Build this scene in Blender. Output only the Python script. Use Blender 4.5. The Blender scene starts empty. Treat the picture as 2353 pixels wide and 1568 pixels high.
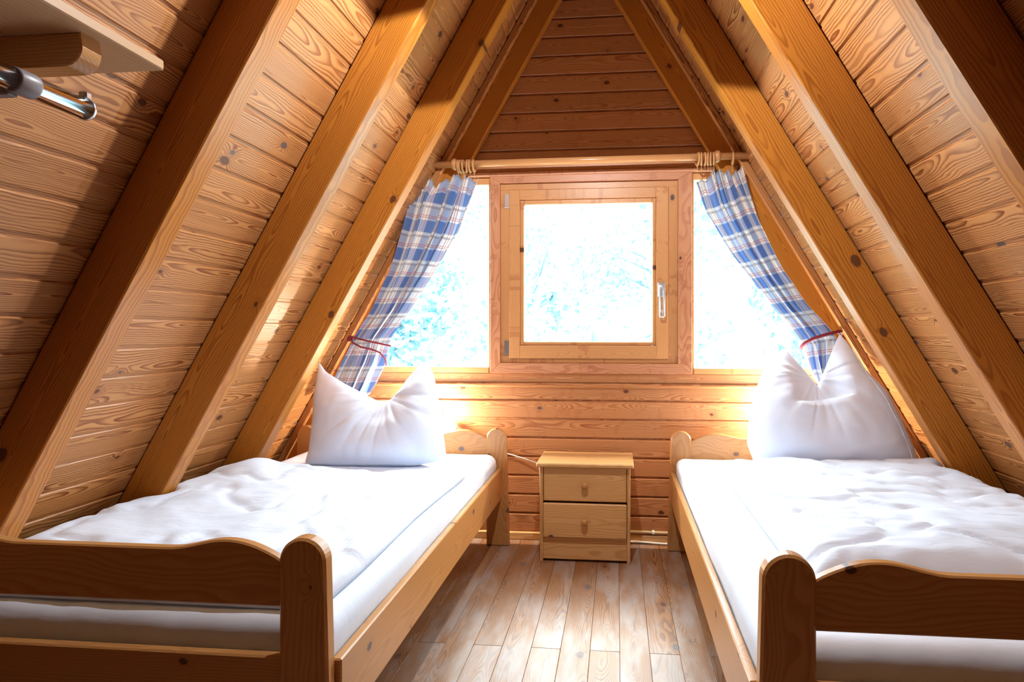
import bpy, math, random
import numpy as np
from mathutils import Vector, noise

scene = bpy.context.scene
COL = scene.collection
R = math.radians

# ------------------------------------------------------------------ camera
W, HPX = 2353, 1568
F_PX, CX, CY = 1320.0, 1298.2, 760.1
CAM_H, YAW = 1.27, 0.0905
cam_d = bpy.data.cameras.new('camera')
cam = bpy.data.objects.new('camera', cam_d)
COL.objects.link(cam)
cam.location = (0, 0, CAM_H)
cam.rotation_euler = (R(90), 0, YAW)
cam_d.sensor_width = 36.0
cam_d.lens = F_PX / W * 36.0
cam_d.shift_x = -(CX - W / 2) / W
cam_d.shift_y = (CY - HPX / 2) / W
cam_d.clip_start = 0.02
scene.camera = cam

# ------------------------------------------------------------------ exposure
vs = scene.view_settings
scene.display_settings.display_device = 'sRGB'
vs.view_transform = 'Standard'
vs.look = 'None'
vs.gamma = 1.0
vs.use_curve_mapping = False
vs.exposure = 0.0
scene.cycles.max_bounces = 7
scene.cycles.diffuse_bounces = 4
scene.cycles.glossy_bounces = 3
scene.cycles.use_adaptive_sampling = True
scene.cycles.adaptive_threshold = 0.05
scene.cycles.adaptive_min_samples = 16
scene.cycles.transparent_max_bounces = 12
scene.cycles.sample_clamp_indirect = 6.0

# ------------------------------------------------------------------ sky
SKY = 27.0
world = bpy.data.worlds.new('sky')
scene.world = world
world.use_nodes = True
bg = world.node_tree.nodes['Background']
bg.inputs['Color'].default_value = (0.76, 0.88, 1.0, 1)
bg.inputs['Strength'].default_value = SKY

# ------------------------------------------------------------------ lamps of the room
def lamp(name, kind, loc, energy, color, radius=0.03, **kw):
    d = bpy.data.lights.new(name, kind)
    d.energy = energy
    d.color = color
    if kind in ('POINT', 'SPOT'):
        d.shadow_soft_size = radius
    for k, v in kw.items():
        setattr(d, k, v)
    o = bpy.data.objects.new(name, d)
    COL.objects.link(o)
    o.location = loc
    return o

# hanging lamp under the ridge: a shaded lamp throwing its light downwards
lamp('ridge_lamp_light', 'SPOT', (-0.17, 1.80, 2.67), 105, (0.97, 0.98, 1.0), 0.02,
     spot_size=R(156), spot_blend=0.03)
# soft high daylight (bright cloud) falling in through the windows
sun = lamp('daylight_sun', 'SUN', (0, 8, 9), 6.5, (0.86, 0.94, 1.0), angle=R(14))
sun.rotation_euler = (R(-36), 0, R(2))
# window portals (they only steer the sky light through the panes)
def portal(x0, x1, z0, z1):
    d = bpy.data.lights.new('sky_portal', 'AREA')
    d.shape = 'RECTANGLE'
    d.size, d.size_y = x1 - x0, z1 - z0
    d.cycles.is_portal = True
    o = bpy.data.objects.new('sky_portal', d)
    COL.objects.link(o)
    o.location = ((x0 + x1) / 2, 3.56, (z0 + z1) / 2)
    o.rotation_euler = (R(-90), 0, 0)
portal(-1.62, 1.30, 1.02, 2.20)

# ------------------------------------------------------------------ dimensions
D = 3.466                      # inner face of the gable wall
XR, ZA = -0.182, 3.53          # ridge of the rafters' inner planes
TL, TR = 0.5673, 0.5863        # dx per dz of the two roof slopes
DR = 0.153                     # rafter depth
YB = -4.6                     # wall behind the camera
PITCH = 0.115                  # board pitch

def roof_x(side, z, d=0.0):
    t = TL if side < 0 else TR
    return XR + side * ((ZA - z) * t + d * math.sqrt(1 + t * t))

# ------------------------------------------------------------------ mesh builder
class MB:
    def __init__(self):
        self.v, self.f, self.g, self.s, self.sm, self.mi = [], [], [], [], [], []
    def add(self, verts, faces, grain=None, seed=0.0, smooth=False, mi=0):
        b = len(self.v)
        self.v += [tuple(p) for p in verts]
        self.g += [tuple(p) for p in (grain if grain is not None else verts)]
        self.s += [seed] * len(verts)
        self.f += [tuple(b + i for i in fc) for fc in faces]
        self.sm += [smooth] * len(faces)
        self.mi += [mi] * len(faces)
        return self
    def box(self, c, size, axes=None, ch=0.003, grain=0, seed=None, mi=0):
        """chamfered box; axes = three unit vectors; grain = index of the grain axis"""
        if seed is None:
            seed = random.random() * 50
        hx, hy, hz = (s / 2 for s in size)
        ax = [Vector(a) for a in (axes or ((1, 0, 0), (0, 1, 0), (0, 0, 1)))]
        ch = min(ch, hx * .9, hy * .9, hz * .9)
        order = [grain, (grain + 1) % 3, (grain + 2) % 3]
        if size[order[1]] < size[order[2]]:
            order[1], order[2] = order[2], order[1]
        vs_, gs, idx = [], [], {}
        c = Vector(c)
        for sx in (-1, 1):
            for sy in (-1, 1):
                for sz in (-1, 1):
                    for k in range(3):
                        l = [sx * (hx - (ch if k != 0 else 0)), sy * (hy - (ch if k != 1 else 0)), sz * (hz - (ch if k != 2 else 0))]
                        idx[(sx, sy, sz, k)] = len(vs_)
                        vs_.append(c + ax[0] * l[0] + ax[1] * l[1] + ax[2] * l[2])
                        gs.append((l[order[0]], l[order[1]], l[order[2]]))
        fs = []
        for k in range(3):
            a, b = (k + 1) % 3, (k + 2) % 3
            for s in (-1, 1):
                q = []
                for (p, r) in ((-1, -1), (1, -1), (1, 1), (-1, 1)):
                    t = [0, 0, 0]; t[k] = s; t[a] = p; t[b] = r
                    q.append(idx[(*t, k)])
                fs.append(q if s > 0 else q[::-1])
            # edges along axis k: between faces a and b
            for sa in (-1, 1):
                for sb in (-1, 1):
                    t0 = [0, 0, 0]; t0[k] = -1; t0[a] = sa; t0[b] = sb
                    t1 = list(t0); t1[k] = 1
                    q = [idx[(*t0, a)], idx[(*t1, a)], idx[(*t1, b)], idx[(*t0, b)]]
                    fs.append(q if sa * sb < 0 else q[::-1])
        for sx in (-1, 1):
            for sy in (-1, 1):
                for sz in (-1, 1):
                    q = [idx[(sx, sy, sz, 0)], idx[(sx, sy, sz, 1)], idx[(sx, sy, sz, 2)]]
                    fs.append(q if sx * sy * sz > 0 else q[::-1])
        return self.add(vs_, fs, gs, seed, False, mi)
    def bb(self, x0, x1, y0, y1, z0, z1, **kw):
        return self.box(((x0 + x1) / 2, (y0 + y1) / 2, (z0 + z1) / 2), (abs(x1 - x0), abs(y1 - y0), abs(z1 - z0)), **kw)
    def prism(self, out, y0, y1, ch=0.004, grain=0, seed=None, mi=0):
        """outline of (x, z) points (counter-clockwise seen from the front, -Y) extruded from y0 to y1"""
        if seed is None:
            seed = random.random() * 50
        n = len(out)
        P = [Vector((p[0], p[1])) for p in out]
        ins = []
        for i in range(n):
            a, b, c = P[i - 1], P[i], P[(i + 1) % n]
            d1 = (b - a).normalized(); d2 = (c - b).normalized()
            n1 = Vector((-d1.y, d1.x)); n2 = Vector((-d2.y, d2.x))
            m = n1 + n2
            m = m / max(m.length_squared, .3) * 2
            ins.append(b + m * ch)
        rings = [(ins, y0), (P, y0 + ch), (P, y1 - ch), (ins, y1)]
        vs_, gs = [], []
        for pts, y in rings:
            for p in pts:
                vs_.append((p.x, y, p.y))
                gs.append((p.x, p.y, y) if grain == 0 else (p.y, p.x, y))
        fs = [tuple(range(n)), tuple(range(4 * n - 1, 3 * n - 1, -1))]
        for r in range(3):
            for i in range(n):
                j = (i + 1) % n
                fs.append((r * n + i, (r + 1) * n + i, (r + 1) * n + j, r * n + j))
        return self.add(vs_, fs, gs, seed, False, mi)
    def tube(self, pts, rad, seg=10, caps=True, seed=0.0, mi=0, closed=False):
        pts = [Vector(p) for p in pts]
        n = len(pts)
        rads = rad if isinstance(rad, (list, tuple)) else [rad] * n
        vs_, gs = [], []
        up = None
        ln = 0
        for i in range(n):
            if closed:
                t = (pts[(i + 1) % n] - pts[i - 1]).normalized()
            else:
                t = (pts[min(i + 1, n - 1)] - pts[max(i - 1, 0)]).normalized()
            if up is None:
                up = Vector((0, 0, 1)) if abs(t.z) < .9 else Vector((1, 0, 0))
            a = t.cross(up).normalized(); b = a.cross(t).normalized(); up = b
            if i: ln += (pts[i] - pts[i - 1]).length
            for k in range(seg):
                th = 2 * math.pi * k / seg
                o = a * math.cos(th) * rads[i] + b * math.sin(th) * rads[i]
                vs_.append(pts[i] + o)
                gs.append((ln, rads[i] * math.cos(th), rads[i] * math.sin(th)))
        fs = []
        for i in range(n if closed else n - 1):
            for k in range(seg):
                j = (i + 1) % n
                fs.append((i * seg + k, i * seg + (k + 1) % seg, j * seg + (k + 1) % seg, j * seg + k))
        if caps and not closed:
            fs.append(tuple(range(seg - 1, -1, -1)))
            fs.append(tuple((n - 1) * seg + k for k in range(seg)))
        return self.add(vs_, fs, gs, seed, True, mi)
    def lathe(self, o, axis, prof, seg=16, seed=0.0, mi=0):
        """prof = [(along, radius)] turned about axis through o"""
        o, axis = Vector(o), Vector(axis).normalized()
        return self.tube([o + axis * p[0] for p in prof], [max(p[1], 1e-4) for p in prof], seg, True, seed, mi)
    def grid(self, pts, nu, nv, grain=None, seed=0.0, smooth=True, mi=0, flip=False, wrapu=False):
        fs = []
        for j in range(nv - 1):
            for i in range(nu if wrapu else nu - 1):
                k = (i + 1) % nu
                q = (j * nu + i, j * nu + k, (j + 1) * nu + k, (j + 1) * nu + i)
                fs.append(q[::-1] if flip else q)
        return self.add(pts, fs, grain, seed, smooth, mi)
    def build(self, name, mat, parent=None, merge=False):
        me = bpy.data.meshes.new(name)
        off = parent_world(parent)
        me.from_pydata([(p[0] - off[0], p[1] - off[1], p[2] - off[2]) for p in self.v], [], self.f)
        at = me.attributes.new('grain', 'FLOAT_VECTOR', 'POINT')
        at.data.foreach_set('vector', np.array(self.g, dtype=np.float32).ravel())
        at = me.attributes.new('seed', 'FLOAT', 'POINT')
        at.data.foreach_set('value', np.array(self.s, dtype=np.float32))
        me.polygons.foreach_set('use_smooth', self.sm)
        for m in (mat if isinstance(mat, (list, tuple)) else [mat]):
            me.materials.append(m)
        me.polygons.foreach_set('material_index', self.mi)
        me.validate()
        me.update()
        o = bpy.data.objects.new(name, me)
        COL.objects.link(o)
        if parent is not None:
            o.parent = parent
        return o

def parent_world(p):
    v = Vector((0, 0, 0))
    while p is not None:
        v += p.location
        p = p.parent
    return v

def tag(o, label=None, cat=None, group=None, kind=None):
    if label: o['label'] = label
    if cat: o['category'] = cat
    if group: o['group'] = group
    if kind: o['kind'] = kind
    return o

def thing(name, label, cat, loc, group=None):
    o = bpy.data.objects.new(name, None)
    o.empty_display_size = .05
    COL.objects.link(o)
    o.location = loc
    return tag(o, label, cat, group)

def struct(o, label, cat):
    return tag(o, label, cat, kind='structure')

# ------------------------------------------------------------------ node helper
class NT:
    def __init__(self, name):
        self.mat = bpy.data.materials.new(name)
        self.mat.use_nodes = True
        self.t = self.mat.node_tree
        self.t.nodes.clear()
        self.out = self.t.nodes.new('ShaderNodeOutputMaterial')
    def n(self, typ, **kw):
        nd = self.t.nodes.new(typ)
        for k, v in kw.items():
            setattr(nd, k, v)
        return nd
    def put(self, sock, v):
        if isinstance(v, bpy.types.NodeSocket):
            self.t.links.new(v, sock)
        else:
            sock.default_value = v
    def m(self, op, a, b=None, c=None, clamp=False):
        nd = self.n('ShaderNodeMath', operation=op, use_clamp=clamp)
        for i, x in enumerate((a, b, c)):
            if x is not None:
                self.put(nd.inputs[i], x)
        return nd.outputs[0]
    def add(self, a, b): return self.m('ADD', a, b)
    def sub(self, a, b): return self.m('SUBTRACT', a, b)
    def mul(self, a, b): return self.m('MULTIPLY', a, b)
    def vec(self, x, y, z):
        nd = self.n('ShaderNodeCombineXYZ')
        for i, q in enumerate((x, y, z)):
            self.put(nd.inputs[i], q)
        return nd.outputs[0]
    def xyz(self, v):
        nd = self.n('ShaderNodeSeparateXYZ')
        self.put(nd.inputs[0], v)
        return nd.outputs
    def attr(self, name):
        nd = self.n('ShaderNodeAttribute', attribute_type='GEOMETRY', attribute_name=name)
        return nd.outputs
    def noise(self, v, scale=1.0, detail=2.0, rough=.5, out=0):
        nd = self.n('ShaderNodeTexNoise')
        self.put(nd.inputs['Vector'], v)
        nd.inputs['Scale'].default_value = scale
        nd.inputs['Detail'].default_value = detail
        nd.inputs['Roughness'].default_value = rough
        return nd.outputs[out]
    def smooth(self, x, a, b, lo=0.0, hi=1.0):
        nd = self.n('ShaderNodeMapRange', interpolation_type='SMOOTHSTEP')
        self.put(nd.inputs['Value'], x)
        nd.inputs['From Min'].default_value = a
        nd.inputs['From Max'].default_value = b
        nd.inputs['To Min'].default_value = lo
        nd.inputs['To Max'].default_value = hi
        return nd.outputs['Result']
    def mix(self, f, a, b, blend='MIX'):
        nd = self.n('ShaderNodeMix', data_type='RGBA', blend_type=blend)
        self.put(nd.inputs[0], f)
        for s, x in ((nd.inputs[6], a), (nd.inputs[7], b)):
            if isinstance(x, tuple) and len(x) == 3:
                x = (*x, 1)
            self.put(s, x)
        return nd.outputs[2]
    def bsdf(self, **kw):
        nd = self.n('ShaderNodeBsdfPrincipled')
        for k, v in kw.items():
            if isinstance(v, tuple) and len(v) == 3:
                v = (*v, 1)
            self.put(nd.inputs[k], v)
        return nd
    def bump(self, h, strength=.3, dist=.002):
        nd = self.n('ShaderNodeBump')
        nd.inputs['Strength'].default_value = strength
        nd.inputs['Distance'].default_value = dist
        self.put(nd.inputs['Height'], h)
        return nd.outputs[0]
    def done(self, sh):
        self.t.links.new(sh, self.out.inputs['Surface'])
        return self.mat

def wood(name, light, dark, knot=(.085, .03, .012), ring=150., ringamt=.75, ku=2.2, kv=8.0, kprob=.45,
         krad=.0085, rough=.42, tint=.16, spec=.35, bump=.25, wear=None, stain=0.0):
    """pine: growth rings cut by the board's faces, bending round knots; grain = (along, across, depth)"""
    T = NT(name)
    gx, gy, gz = T.xyz(T.attr('grain')['Vector'])
    sd = T.attr('seed')['Fac']
    u = T.add(gx, T.mul(sd, 7.31))
    wn = T.n('ShaderNodeTexWhiteNoise', noise_dimensions='1D')
    T.put(wn.inputs['W'], sd)
    r1, r2, r3 = T.xyz(wn.outputs['Color'])
    # knots
    kx, ky = T.mul(u, ku), T.mul(T.add(gy, T.mul(sd, 1.37)), kv)
    vo = T.n('ShaderNodeTexVoronoi', voronoi_dimensions='2D', feature='F1')
    vo.inputs['Scale'].default_value = 1.0
    T.put(vo.inputs['Vector'], T.vec(kx, ky, 0.0))
    px, py, _ = T.xyz(vo.outputs['Position'])
    cr, cg, cb = T.xyz(vo.outputs['Color'])
    du = T.mul(T.sub(kx, px), 1 / ku)
    dv = T.mul(T.sub(ky, py), 1 / kv)
    wob = T.noise(T.vec(T.mul(u, 60), T.mul(gy, 60), sd), 1.0, 1.0)
    dist = T.m('SQRT', T.add(T.mul(T.mul(du, du), .45), T.mul(dv, dv)))
    dist = T.add(dist, T.mul(T.sub(wob, .5), .006))
    alive = T.m('LESS_THAN', cr, kprob)
    kr = T.add(krad * .45, T.mul(cg, krad * 1.1))
    kn = T.mul(T.smooth(T.m('DIVIDE', dist, kr), .75, 1.1, 1.0, 0.0), alive)
    halo = T.mul(T.smooth(dist, 0.0, .035, 1.0, 0.0), alive)
    # rings
    lowu = T.noise(T.vec(T.mul(u, 1.7), T.mul(gy, 5.0), T.mul(sd, 3.1)), 1.0, 2.0, .5)
    warp = T.noise(T.vec(T.mul(u, 9.0), T.mul(gy, 22.0), T.mul(sd, 1.7)), 1.0, 2.0, .55)
    cy_ = T.mul(T.sub(r1, .5), .10)
    dz = T.add(T.add(T.mul(r2, .035), T.mul(T.sub(lowu, .5), .12)), T.add(gz, .012))
    dy = T.add(T.sub(gy, cy_), T.mul(T.sub(warp, .5), .016))
    rad = T.m('SQRT', T.add(T.mul(dy, dy), T.mul(dz, dz)))
    rad = T.add(rad, T.mul(halo, .018))
    rr = T.mul(rad, T.add(ring * .7, T.mul(r3, ring * .6)))
    fr = T.m('FRACT', rr)
    late = T.mul(T.smooth(fr, .25, .88), T.smooth(fr, .90, 1.0, 1.0, 0.0))
    rno = T.noise(T.vec(T.m('FLOOR', rr), sd, 0.0), 3.7, 0.0)
    late = T.mul(late, T.add(.45, T.mul(rno, .9)))
    fib = T.noise(T.vec(T.mul(u, 14.0), T.mul(gy, 520.0), T.mul(gz, 520.0)), 1.0, 2.0, .6)
    patch = T.noise(T.vec(T.mul(u, 1.1), T.mul(gy, 9.0), sd), 1.0, 2.0)
    c = T.mix(T.mul(late, ringamt), light, dark)
    c = T.mix(T.mul(halo, .35), c, dark)
    k1 = T.add(1.0 - tint, T.mul(T.sub(T.add(T.mul(r2, .7), T.mul(patch, .6)), 0.0), tint * 1.5))
    k1 = T.mul(k1, T.add(.93, T.mul(fib, .14)))
    vm = T.n('ShaderNodeVectorMath', operation='SCALE')
    T.put(vm.inputs[0], c); T.put(vm.inputs['Scale'], k1)
    c = vm.outputs[0]
    ks = T.m('FRACT', T.mul(dist, 420.0))
    knot_c = T.mix(T.mul(T.m('GREATER_THAN', cb, .8), .8), knot, (.085, .095, .105))
    c = T.mix(kn, c, T.mix(T.mul(ks, .5), knot_c, (knot[0] * 2.2, knot[1] * 2.0, knot[2] * 1.8)))
    if wear:
        w = T.noise(T.vec(T.mul(u, 2.6), T.mul(gy, 9.0), T.mul(sd, .7)), 1.0, 4.0, .6)
        c = T.mix(T.mul(T.smooth(w, .38, .68), wear[1]), c, wear[0])
    if stain:
        # varnish drips: patches with hard edges running down the piece
        s1 = T.noise(T.vec(T.mul(gx, 22.0), T.mul(gy, 14.0), T.mul(sd, 2.3)), 1.0, 3.0, .6)
        s2 = T.noise(T.vec(T.mul(gx, 4.0), T.mul(sd, 5.0), 0.0), 1.0, 1.0)
        c = T.mix(T.mul(T.mul(T.smooth(s1, .55, .58), T.smooth(s2, .5, .56)), stain), c, (.30, .075, .03))
    rg = T.add(rough - .05, T.mul(fib, .12))
    b = T.bump(fib, bump, .0006)
    s = T.bsdf(**{'Base Color': c, 'Roughness': rg, 'Specular IOR Level': spec, 'Normal': b})
    return T.done(s.outputs[0])

def plain(name, col, rough=.5, metal=0.0, spec=.5):
    T = NT(name)
    s = T.bsdf(**{'Base Color': col, 'Roughness': rough, 'Metallic': metal, 'Specular IOR Level': spec})
    return T.done(s.outputs[0])

def linen(name, col, bump=.35, scale=1.0):
    T = NT(name)
    tc = T.n('ShaderNodeTexCoord').outputs['Object']
    a = T.noise(tc, 7.0 * scale, 4.0, .55)
    x, y, z = T.xyz(tc)
    cre = T.noise(T.vec(T.mul(x, 5.0), T.mul(y, 16.0), T.mul(z, 9.0)), 1.0, 3.0, .6)
    cre = T.m('ABSOLUTE', T.sub(cre, .5))
    fine = T.noise(tc, 900.0, 1.0)
    h = T.add(T.add(T.mul(a, .6), T.mul(T.smooth(cre, 0.0, .09), .10)), T.mul(fine, .01))
    s = T.bsdf(**{'Base Color': col, 'Roughness': .85, 'Specular IOR Level': .2, 'Normal': T.bump(h, bump, .012)})
    s.inputs['Sheen Weight'].default_value = .15
    return T.done(s.outputs[0])

def plaid(name):
    T = NT(name)
    s, t, _ = T.xyz(T.attr('grain')['Vector'])
    P = .185
    def bands(x, off):
        f = T.m('FRACT', T.add(T.mul(x, 1 / P), off))
        def band(a, b, e=.006):
            return T.mul(T.smooth(f, a - e, a + e), T.smooth(f, b - e, b + e, 1.0, 0.0))
        blue = band(.03, .43)
        wl = T.m('MAXIMUM', band(.455, .475), band(.505, .525))
        gr = T.m('MAXIMUM', band(.44, .455), band(.54, .62))
        red = T.m('MAXIMUM', band(.86, .885), band(.925, .95))
        return blue, wl, gr, red
    b1, w1, g1, r1 = bands(s, .13)
    b2, w2, g2, r2 = bands(t, .55)
    tw = T.noise(T.vec(T.mul(s, 900), T.mul(t, 900), 0.0), 1.0, 1.0)
    cream, mid, deep = (.80, .77, .72), (.33, .38, .54), (.07, .155, .40)
    c = T.mix(T.m('MAXIMUM', b1, b2), cream, mid)
    c = T.mix(T.mul(b1, b2), c, deep)
    c = T.mix(T.mul(T.m('MAXIMUM', g1, g2), .6), c, (.22, .19, .20))
    c = T.mix(T.mul(T.m('MAXIMUM', r1, r2), .75), c, (.42, .05, .05))
    c = T.mix(T.mul(T.m('MAXIMUM', w1, w2), .8), c, (.82, .80, .76))
    c = T.mix(T.mul(tw, .12), c, (.9, .9, .9))
    d = T.bsdf(**{'Base Color': c, 'Roughness': .9, 'Specular IOR Level': .1})
    tr = T.n('ShaderNodeBsdfTranslucent')
    T.put(tr.inputs[0], c)
    mx = T.n('ShaderNodeMixShader')
    mx.inputs[0].default_value = .13
    T.t.links.new(d.outputs[0], mx.inputs[1])
    T.t.links.new(tr.outputs[0], mx.inputs[2])
    return T.done(mx.outputs[0])

def glass(name):
    T = NT(name)
    tr = T.n('ShaderNodeBsdfTransparent')
    tr.inputs[0].default_value = (.93, .985, .97, 1)
    gl = T.n('ShaderNodeBsdfGlossy')
    gl.inputs['Roughness'].default_value = .02
    lw = T.n('ShaderNodeLayerWeight')
    fr = T.m('ADD', T.mul(T.m('POWER', lw.outputs['Facing'], 5.0), .9), .04)
    mx = T.n('ShaderNodeMixShader')
    T.t.links.new(fr, mx.inputs[0])
    T.t.links.new(tr.outputs[0], mx.inputs[1])
    T.t.links.new(gl.outputs[0], mx.inputs[2])
    return T.done(mx.outputs[0])

def glow(name, col, strength):
    T = NT(name)
    e = T.n('ShaderNodeEmission')
    e.inputs[0].default_value = (*col, 1)
    e.inputs[1].default_value = strength
    return T.done(e.outputs[0])

M = dict(
    board=wood('pine_boards', (.54, .25, .082), (.20, .048, .008), ring=150, ringamt=.95, rough=.40, spec=.5, kprob=.6, krad=.0105),
    gable=wood('pine_gable_boards', (.54, .25, .10), (.29, .08, .022), ring=150, ringamt=.8, kprob=.6, stain=.2),
    rafter=wood('pine_rafters', (.50, .19, .024), (.24, .056, .005), ring=110, ringamt=.75, ku=1.4, kv=5.0, kprob=.7, krad=.015, tint=.12, rough=.32, spec=.5),
    bed=wood('pine_bed', (.56, .275, .092), (.41, .16, .040), ring=130, ringamt=.65, kprob=.65, ku=3.0, kv=6.0, rough=.30, tint=.06, spec=.5, bump=.08),
    stand=wood('pine_nightstand', (.70, .42, .175), (.53, .26, .085), ring=95, ringamt=.85, kprob=.12, rough=.32, tint=.08, bump=.08),
    frame=wood('window_pine', (.64, .32, .125), (.47, .19, .065), ring=230, ringamt=.5, kprob=.12, rough=.35, tint=.10, bump=.1, stain=.35),
    casing=wood('window_casing_pine', (.60, .28, .14), (.38, .13, .06), ring=190, ringamt=.7, kprob=.3, rough=.4, tint=.1, stain=.3),
    floor=wood('floor_boards', (.36, .16, .055), (.12, .038, .012), ring=210, ringamt=.85, kprob=.35, krad=.012, rough=.43, tint=.22, spec=.8,
               wear=((.40, .36, .34), .55)),
    shelf=wood('pine_shelf', (.62, .38, .20), (.45, .24, .12), ring=120, ringamt=.5, kprob=.35, krad=.012, tint=.06),
    rod=wood('beech_rod', (.60, .30, .12), (.50, .22, .08), ring=300, ringamt=.4, kprob=0.0, rough=.22, tint=.05, bump=.02),
    sheet=linen('white_sheet', (.73, .80, .93), .16),
    duvet=linen('white_duvet', (.73, .80, .93), .28),
    pillow=linen('white_pillowcase', (.73, .80, .94), .16),
    plaid=plaid('blue_plaid_cotton'),
    cord=plain('dark_red_cord', (.20, .015, .03), .7),
    brass=plain('brass', (.70, .52, .25), .35, 1.0),
    chrome=plain('chrome', (.85, .86, .90), .08, 1.0),
    steel=plain('steel', (.80, .80, .82), .3, 1.0),
    alu=plain('silver_handle', (.66, .66, .67), .3, .6),
    grey=plain('grey_plastic', (.25, .22, .24), .4),
    black=plain('black_rubber', (.02, .02, .02), .5),
    white=plain('white_plastic', (.85, .84, .80), .35),
    cream=plain('cream_pipe', (.62, .45, .25), .35),
    glass=glass('window_glass'),
    bulb=glow('warm_bulb', (1.0, .86, .68), 2800.0),
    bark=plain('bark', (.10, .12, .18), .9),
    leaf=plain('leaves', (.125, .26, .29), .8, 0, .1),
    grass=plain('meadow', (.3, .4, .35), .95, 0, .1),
)

# ================================================================== SETTING
random.seed(11)
# floor ----------------------------------------------------------------------
fb = MB()
PW = .1176
x = .128 - PW * 24
row = 0
while x < 2.5:
    ys = [YB]
    off = 2.28 if row % 2 == 0 else 1.05
    j = off - 2.4 * 3
    cuts = [c for c in (j + 2.4 * k for k in range(8)) if YB + .05 < c < D - .05]
    ys += cuts + [D + .05]
    for a, b in zip(ys[:-1], ys[1:]):
        fb.bb(x + .0005, x + PW - .0005, a + .0006, b - .0006, -.03, 0, ch=.0012, grain=1)
    x += PW; row += 1
fb.add([(-2.8, YB - .1, -.012), (2.8, YB - .1, -.012), (2.8, D + .2, -.012), (-2.8, D + .2, -.012)], [(0, 1, 2, 3)])
struct(fb.build('floor', M['floor']), 'worn varnished pine plank floor between the two beds', 'floor')

# roof boards ------------------------------------------------------------------
for side, nm in ((-1, 'left'), (1, 'right')):
    t = TL if side < 0 else TR
    nrm = math.sqrt(1 + t * t)
    e1 = Vector((-side * t, 0, 1)) / nrm               # up the slope
    e3 = Vector((side, 0, t)) / nrm                    # outwards
    mb = MB()
    base = Vector((roof_x(side, -.1, DR), 0, -.1))
    ln = 4.65
    k = 0
    while k * PITCH < ln:
        s0 = k * PITCH + (.02 if side < 0 else .06)
        c = base + e1 * (s0 + .050) + e3 * .009 + Vector((0, (YB + D) / 2, 0))
        mb.box(c, (.101, D - YB + .1, .018), (e1, Vector((0, 1, 0)), e3), ch=.004, grain=1)
        k += 1
    # tongues closing the gaps and the outer roof
    c = base + e1 * (ln / 2) + e3 * .0222 + Vector((0, (YB + D) / 2, 0))
    mb.box(c, (ln + .2, D - YB + .2, .034), (e1, Vector((0, 1, 0)), e3), ch=.001, grain=1)
    struct(mb.build('ceiling_' + nm, M['board']), 'sloping ceiling of pine boards on the %s side of the attic' % nm, 'ceiling')

# rafters --------------------------------------------------------------------------
def rafter(side, y0, thick, label, z1=3.72):
    t = TL if side < 0 else TR
    nrm = math.sqrt(1 + t * t)
    e1 = Vector((-side * t, 0, 1)) / nrm
    e3 = Vector((side, 0, t)) / nrm
    z0 = -.02
    p = Vector((roof_x(side, z0), y0 + thick / 2, z0))
    ln = (z1 - z0) * nrm
    mb = MB()
    mb.box(p + e1 * (ln / 2) + e3 * (DR / 2 - .002), (ln, thick, DR - .004), (e1, Vector((0, 1, 0)), e3), ch=.004, grain=0)
    o = mb.build('roof_rafter', M['rafter'])
    tag(o, label, 'rafter', 'roof rafters')
    return o
TH = .078
rafter(-1, 1.523, TH, 'wide dark-faced rafter nearest the camera on the left, beside the shelf')
rafter(-1, 2.175, TH, 'left rafter second from the camera, honey-coloured, meeting the middle of the left bed')
rafter(-1, 2.791, TH, 'left rafter just in front of the left curtain, running down behind the left pillow')
rafter(1, 1.403, TH, 'rafter at the upper right corner, dark brown side, nearest the camera')
rafter(1, 2.060, TH, 'thick orange right rafter second from the camera, with a curved knot near its top')
rafter(1, 2.741, TH, 'right rafter just in front of the right curtain, passing the rod end')
rafter(-1, 3.405, .062, 'shadowed gable rafter against the end wall, left of the window')
rafter(1, 3.405, .062, 'shadowed gable rafter against the end wall, right of the window')
# battens in the corner between roof boards and gable rafters
n = 1
for side in (-1, 1):
    t = TL if side < 0 else TR
    nrm = math.sqrt(1 + t * t)
    e1 = Vector((-side * t, 0, 1)) / nrm
    e3 = Vector((side, 0, t)) / nrm
    p = Vector((roof_x(side, 0, DR - .022), 3.388, 0))
    mb = MB()
    mb.box(p + e1 * 2.05, (4.1, .032, .040), (e1, Vector((0, 1, 0)), e3), ch=.005, grain=0)
    struct(mb.build('trim_%d' % n, M['board']), 'thin corner batten beside the %s gable rafter' % ('left' if side < 0 else 'right'), 'batten')
    n += 1

# gable wall -------------------------------------------------------------------------
ZS, ZT = 1.012, 2.205          # window band
gb = MB()
def gable_plank(z0, z1):
    zt = min(z1, 3.7)
    xl, xr = roof_x(-1, zt, DR), roof_x(1, zt, DR)
    if xr - xl < .05: return
    gb.bb(xl, xr, D, D + .020, z0, z1, ch=.004, grain=0)
z = .044 - PITCH
levels = [.044 + PITCH * k for k in range(9)]         # up to .964
for a in levels[:8]:
    gable_plank(a + .004, a + PITCH - .007)
zz = 2.255
while zz < 3.8:
    gable_plank(zz + .004, zz + PITCH - .007)
    zz += .1135
def slab(z0, z1, y0, y1):
    o = []
    for y in (y0, y1):
        for s, zq in ((-1, z0), (1, z0), (1, z1), (-1, z1)):
            o.append((roof_x(s, zq, DR + .02), y, zq))
    gb.add(o, [(0, 1, 2, 3), (7, 6, 5, 4), (0, 4, 5, 1), (1, 5, 6, 2), (2, 6, 7, 3), (3, 7, 4, 0)],
           [(p[0], p[2], p[1]) for p in o], 3.3)
slab(-.05, ZS, D + .013, D + .09)
slab(ZT, 3.80, D + .013, D + .09)
struct(gb.build('wall_back', M['gable']), 'gable end wall of horizontal pine boards around the window', 'wall')

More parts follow.
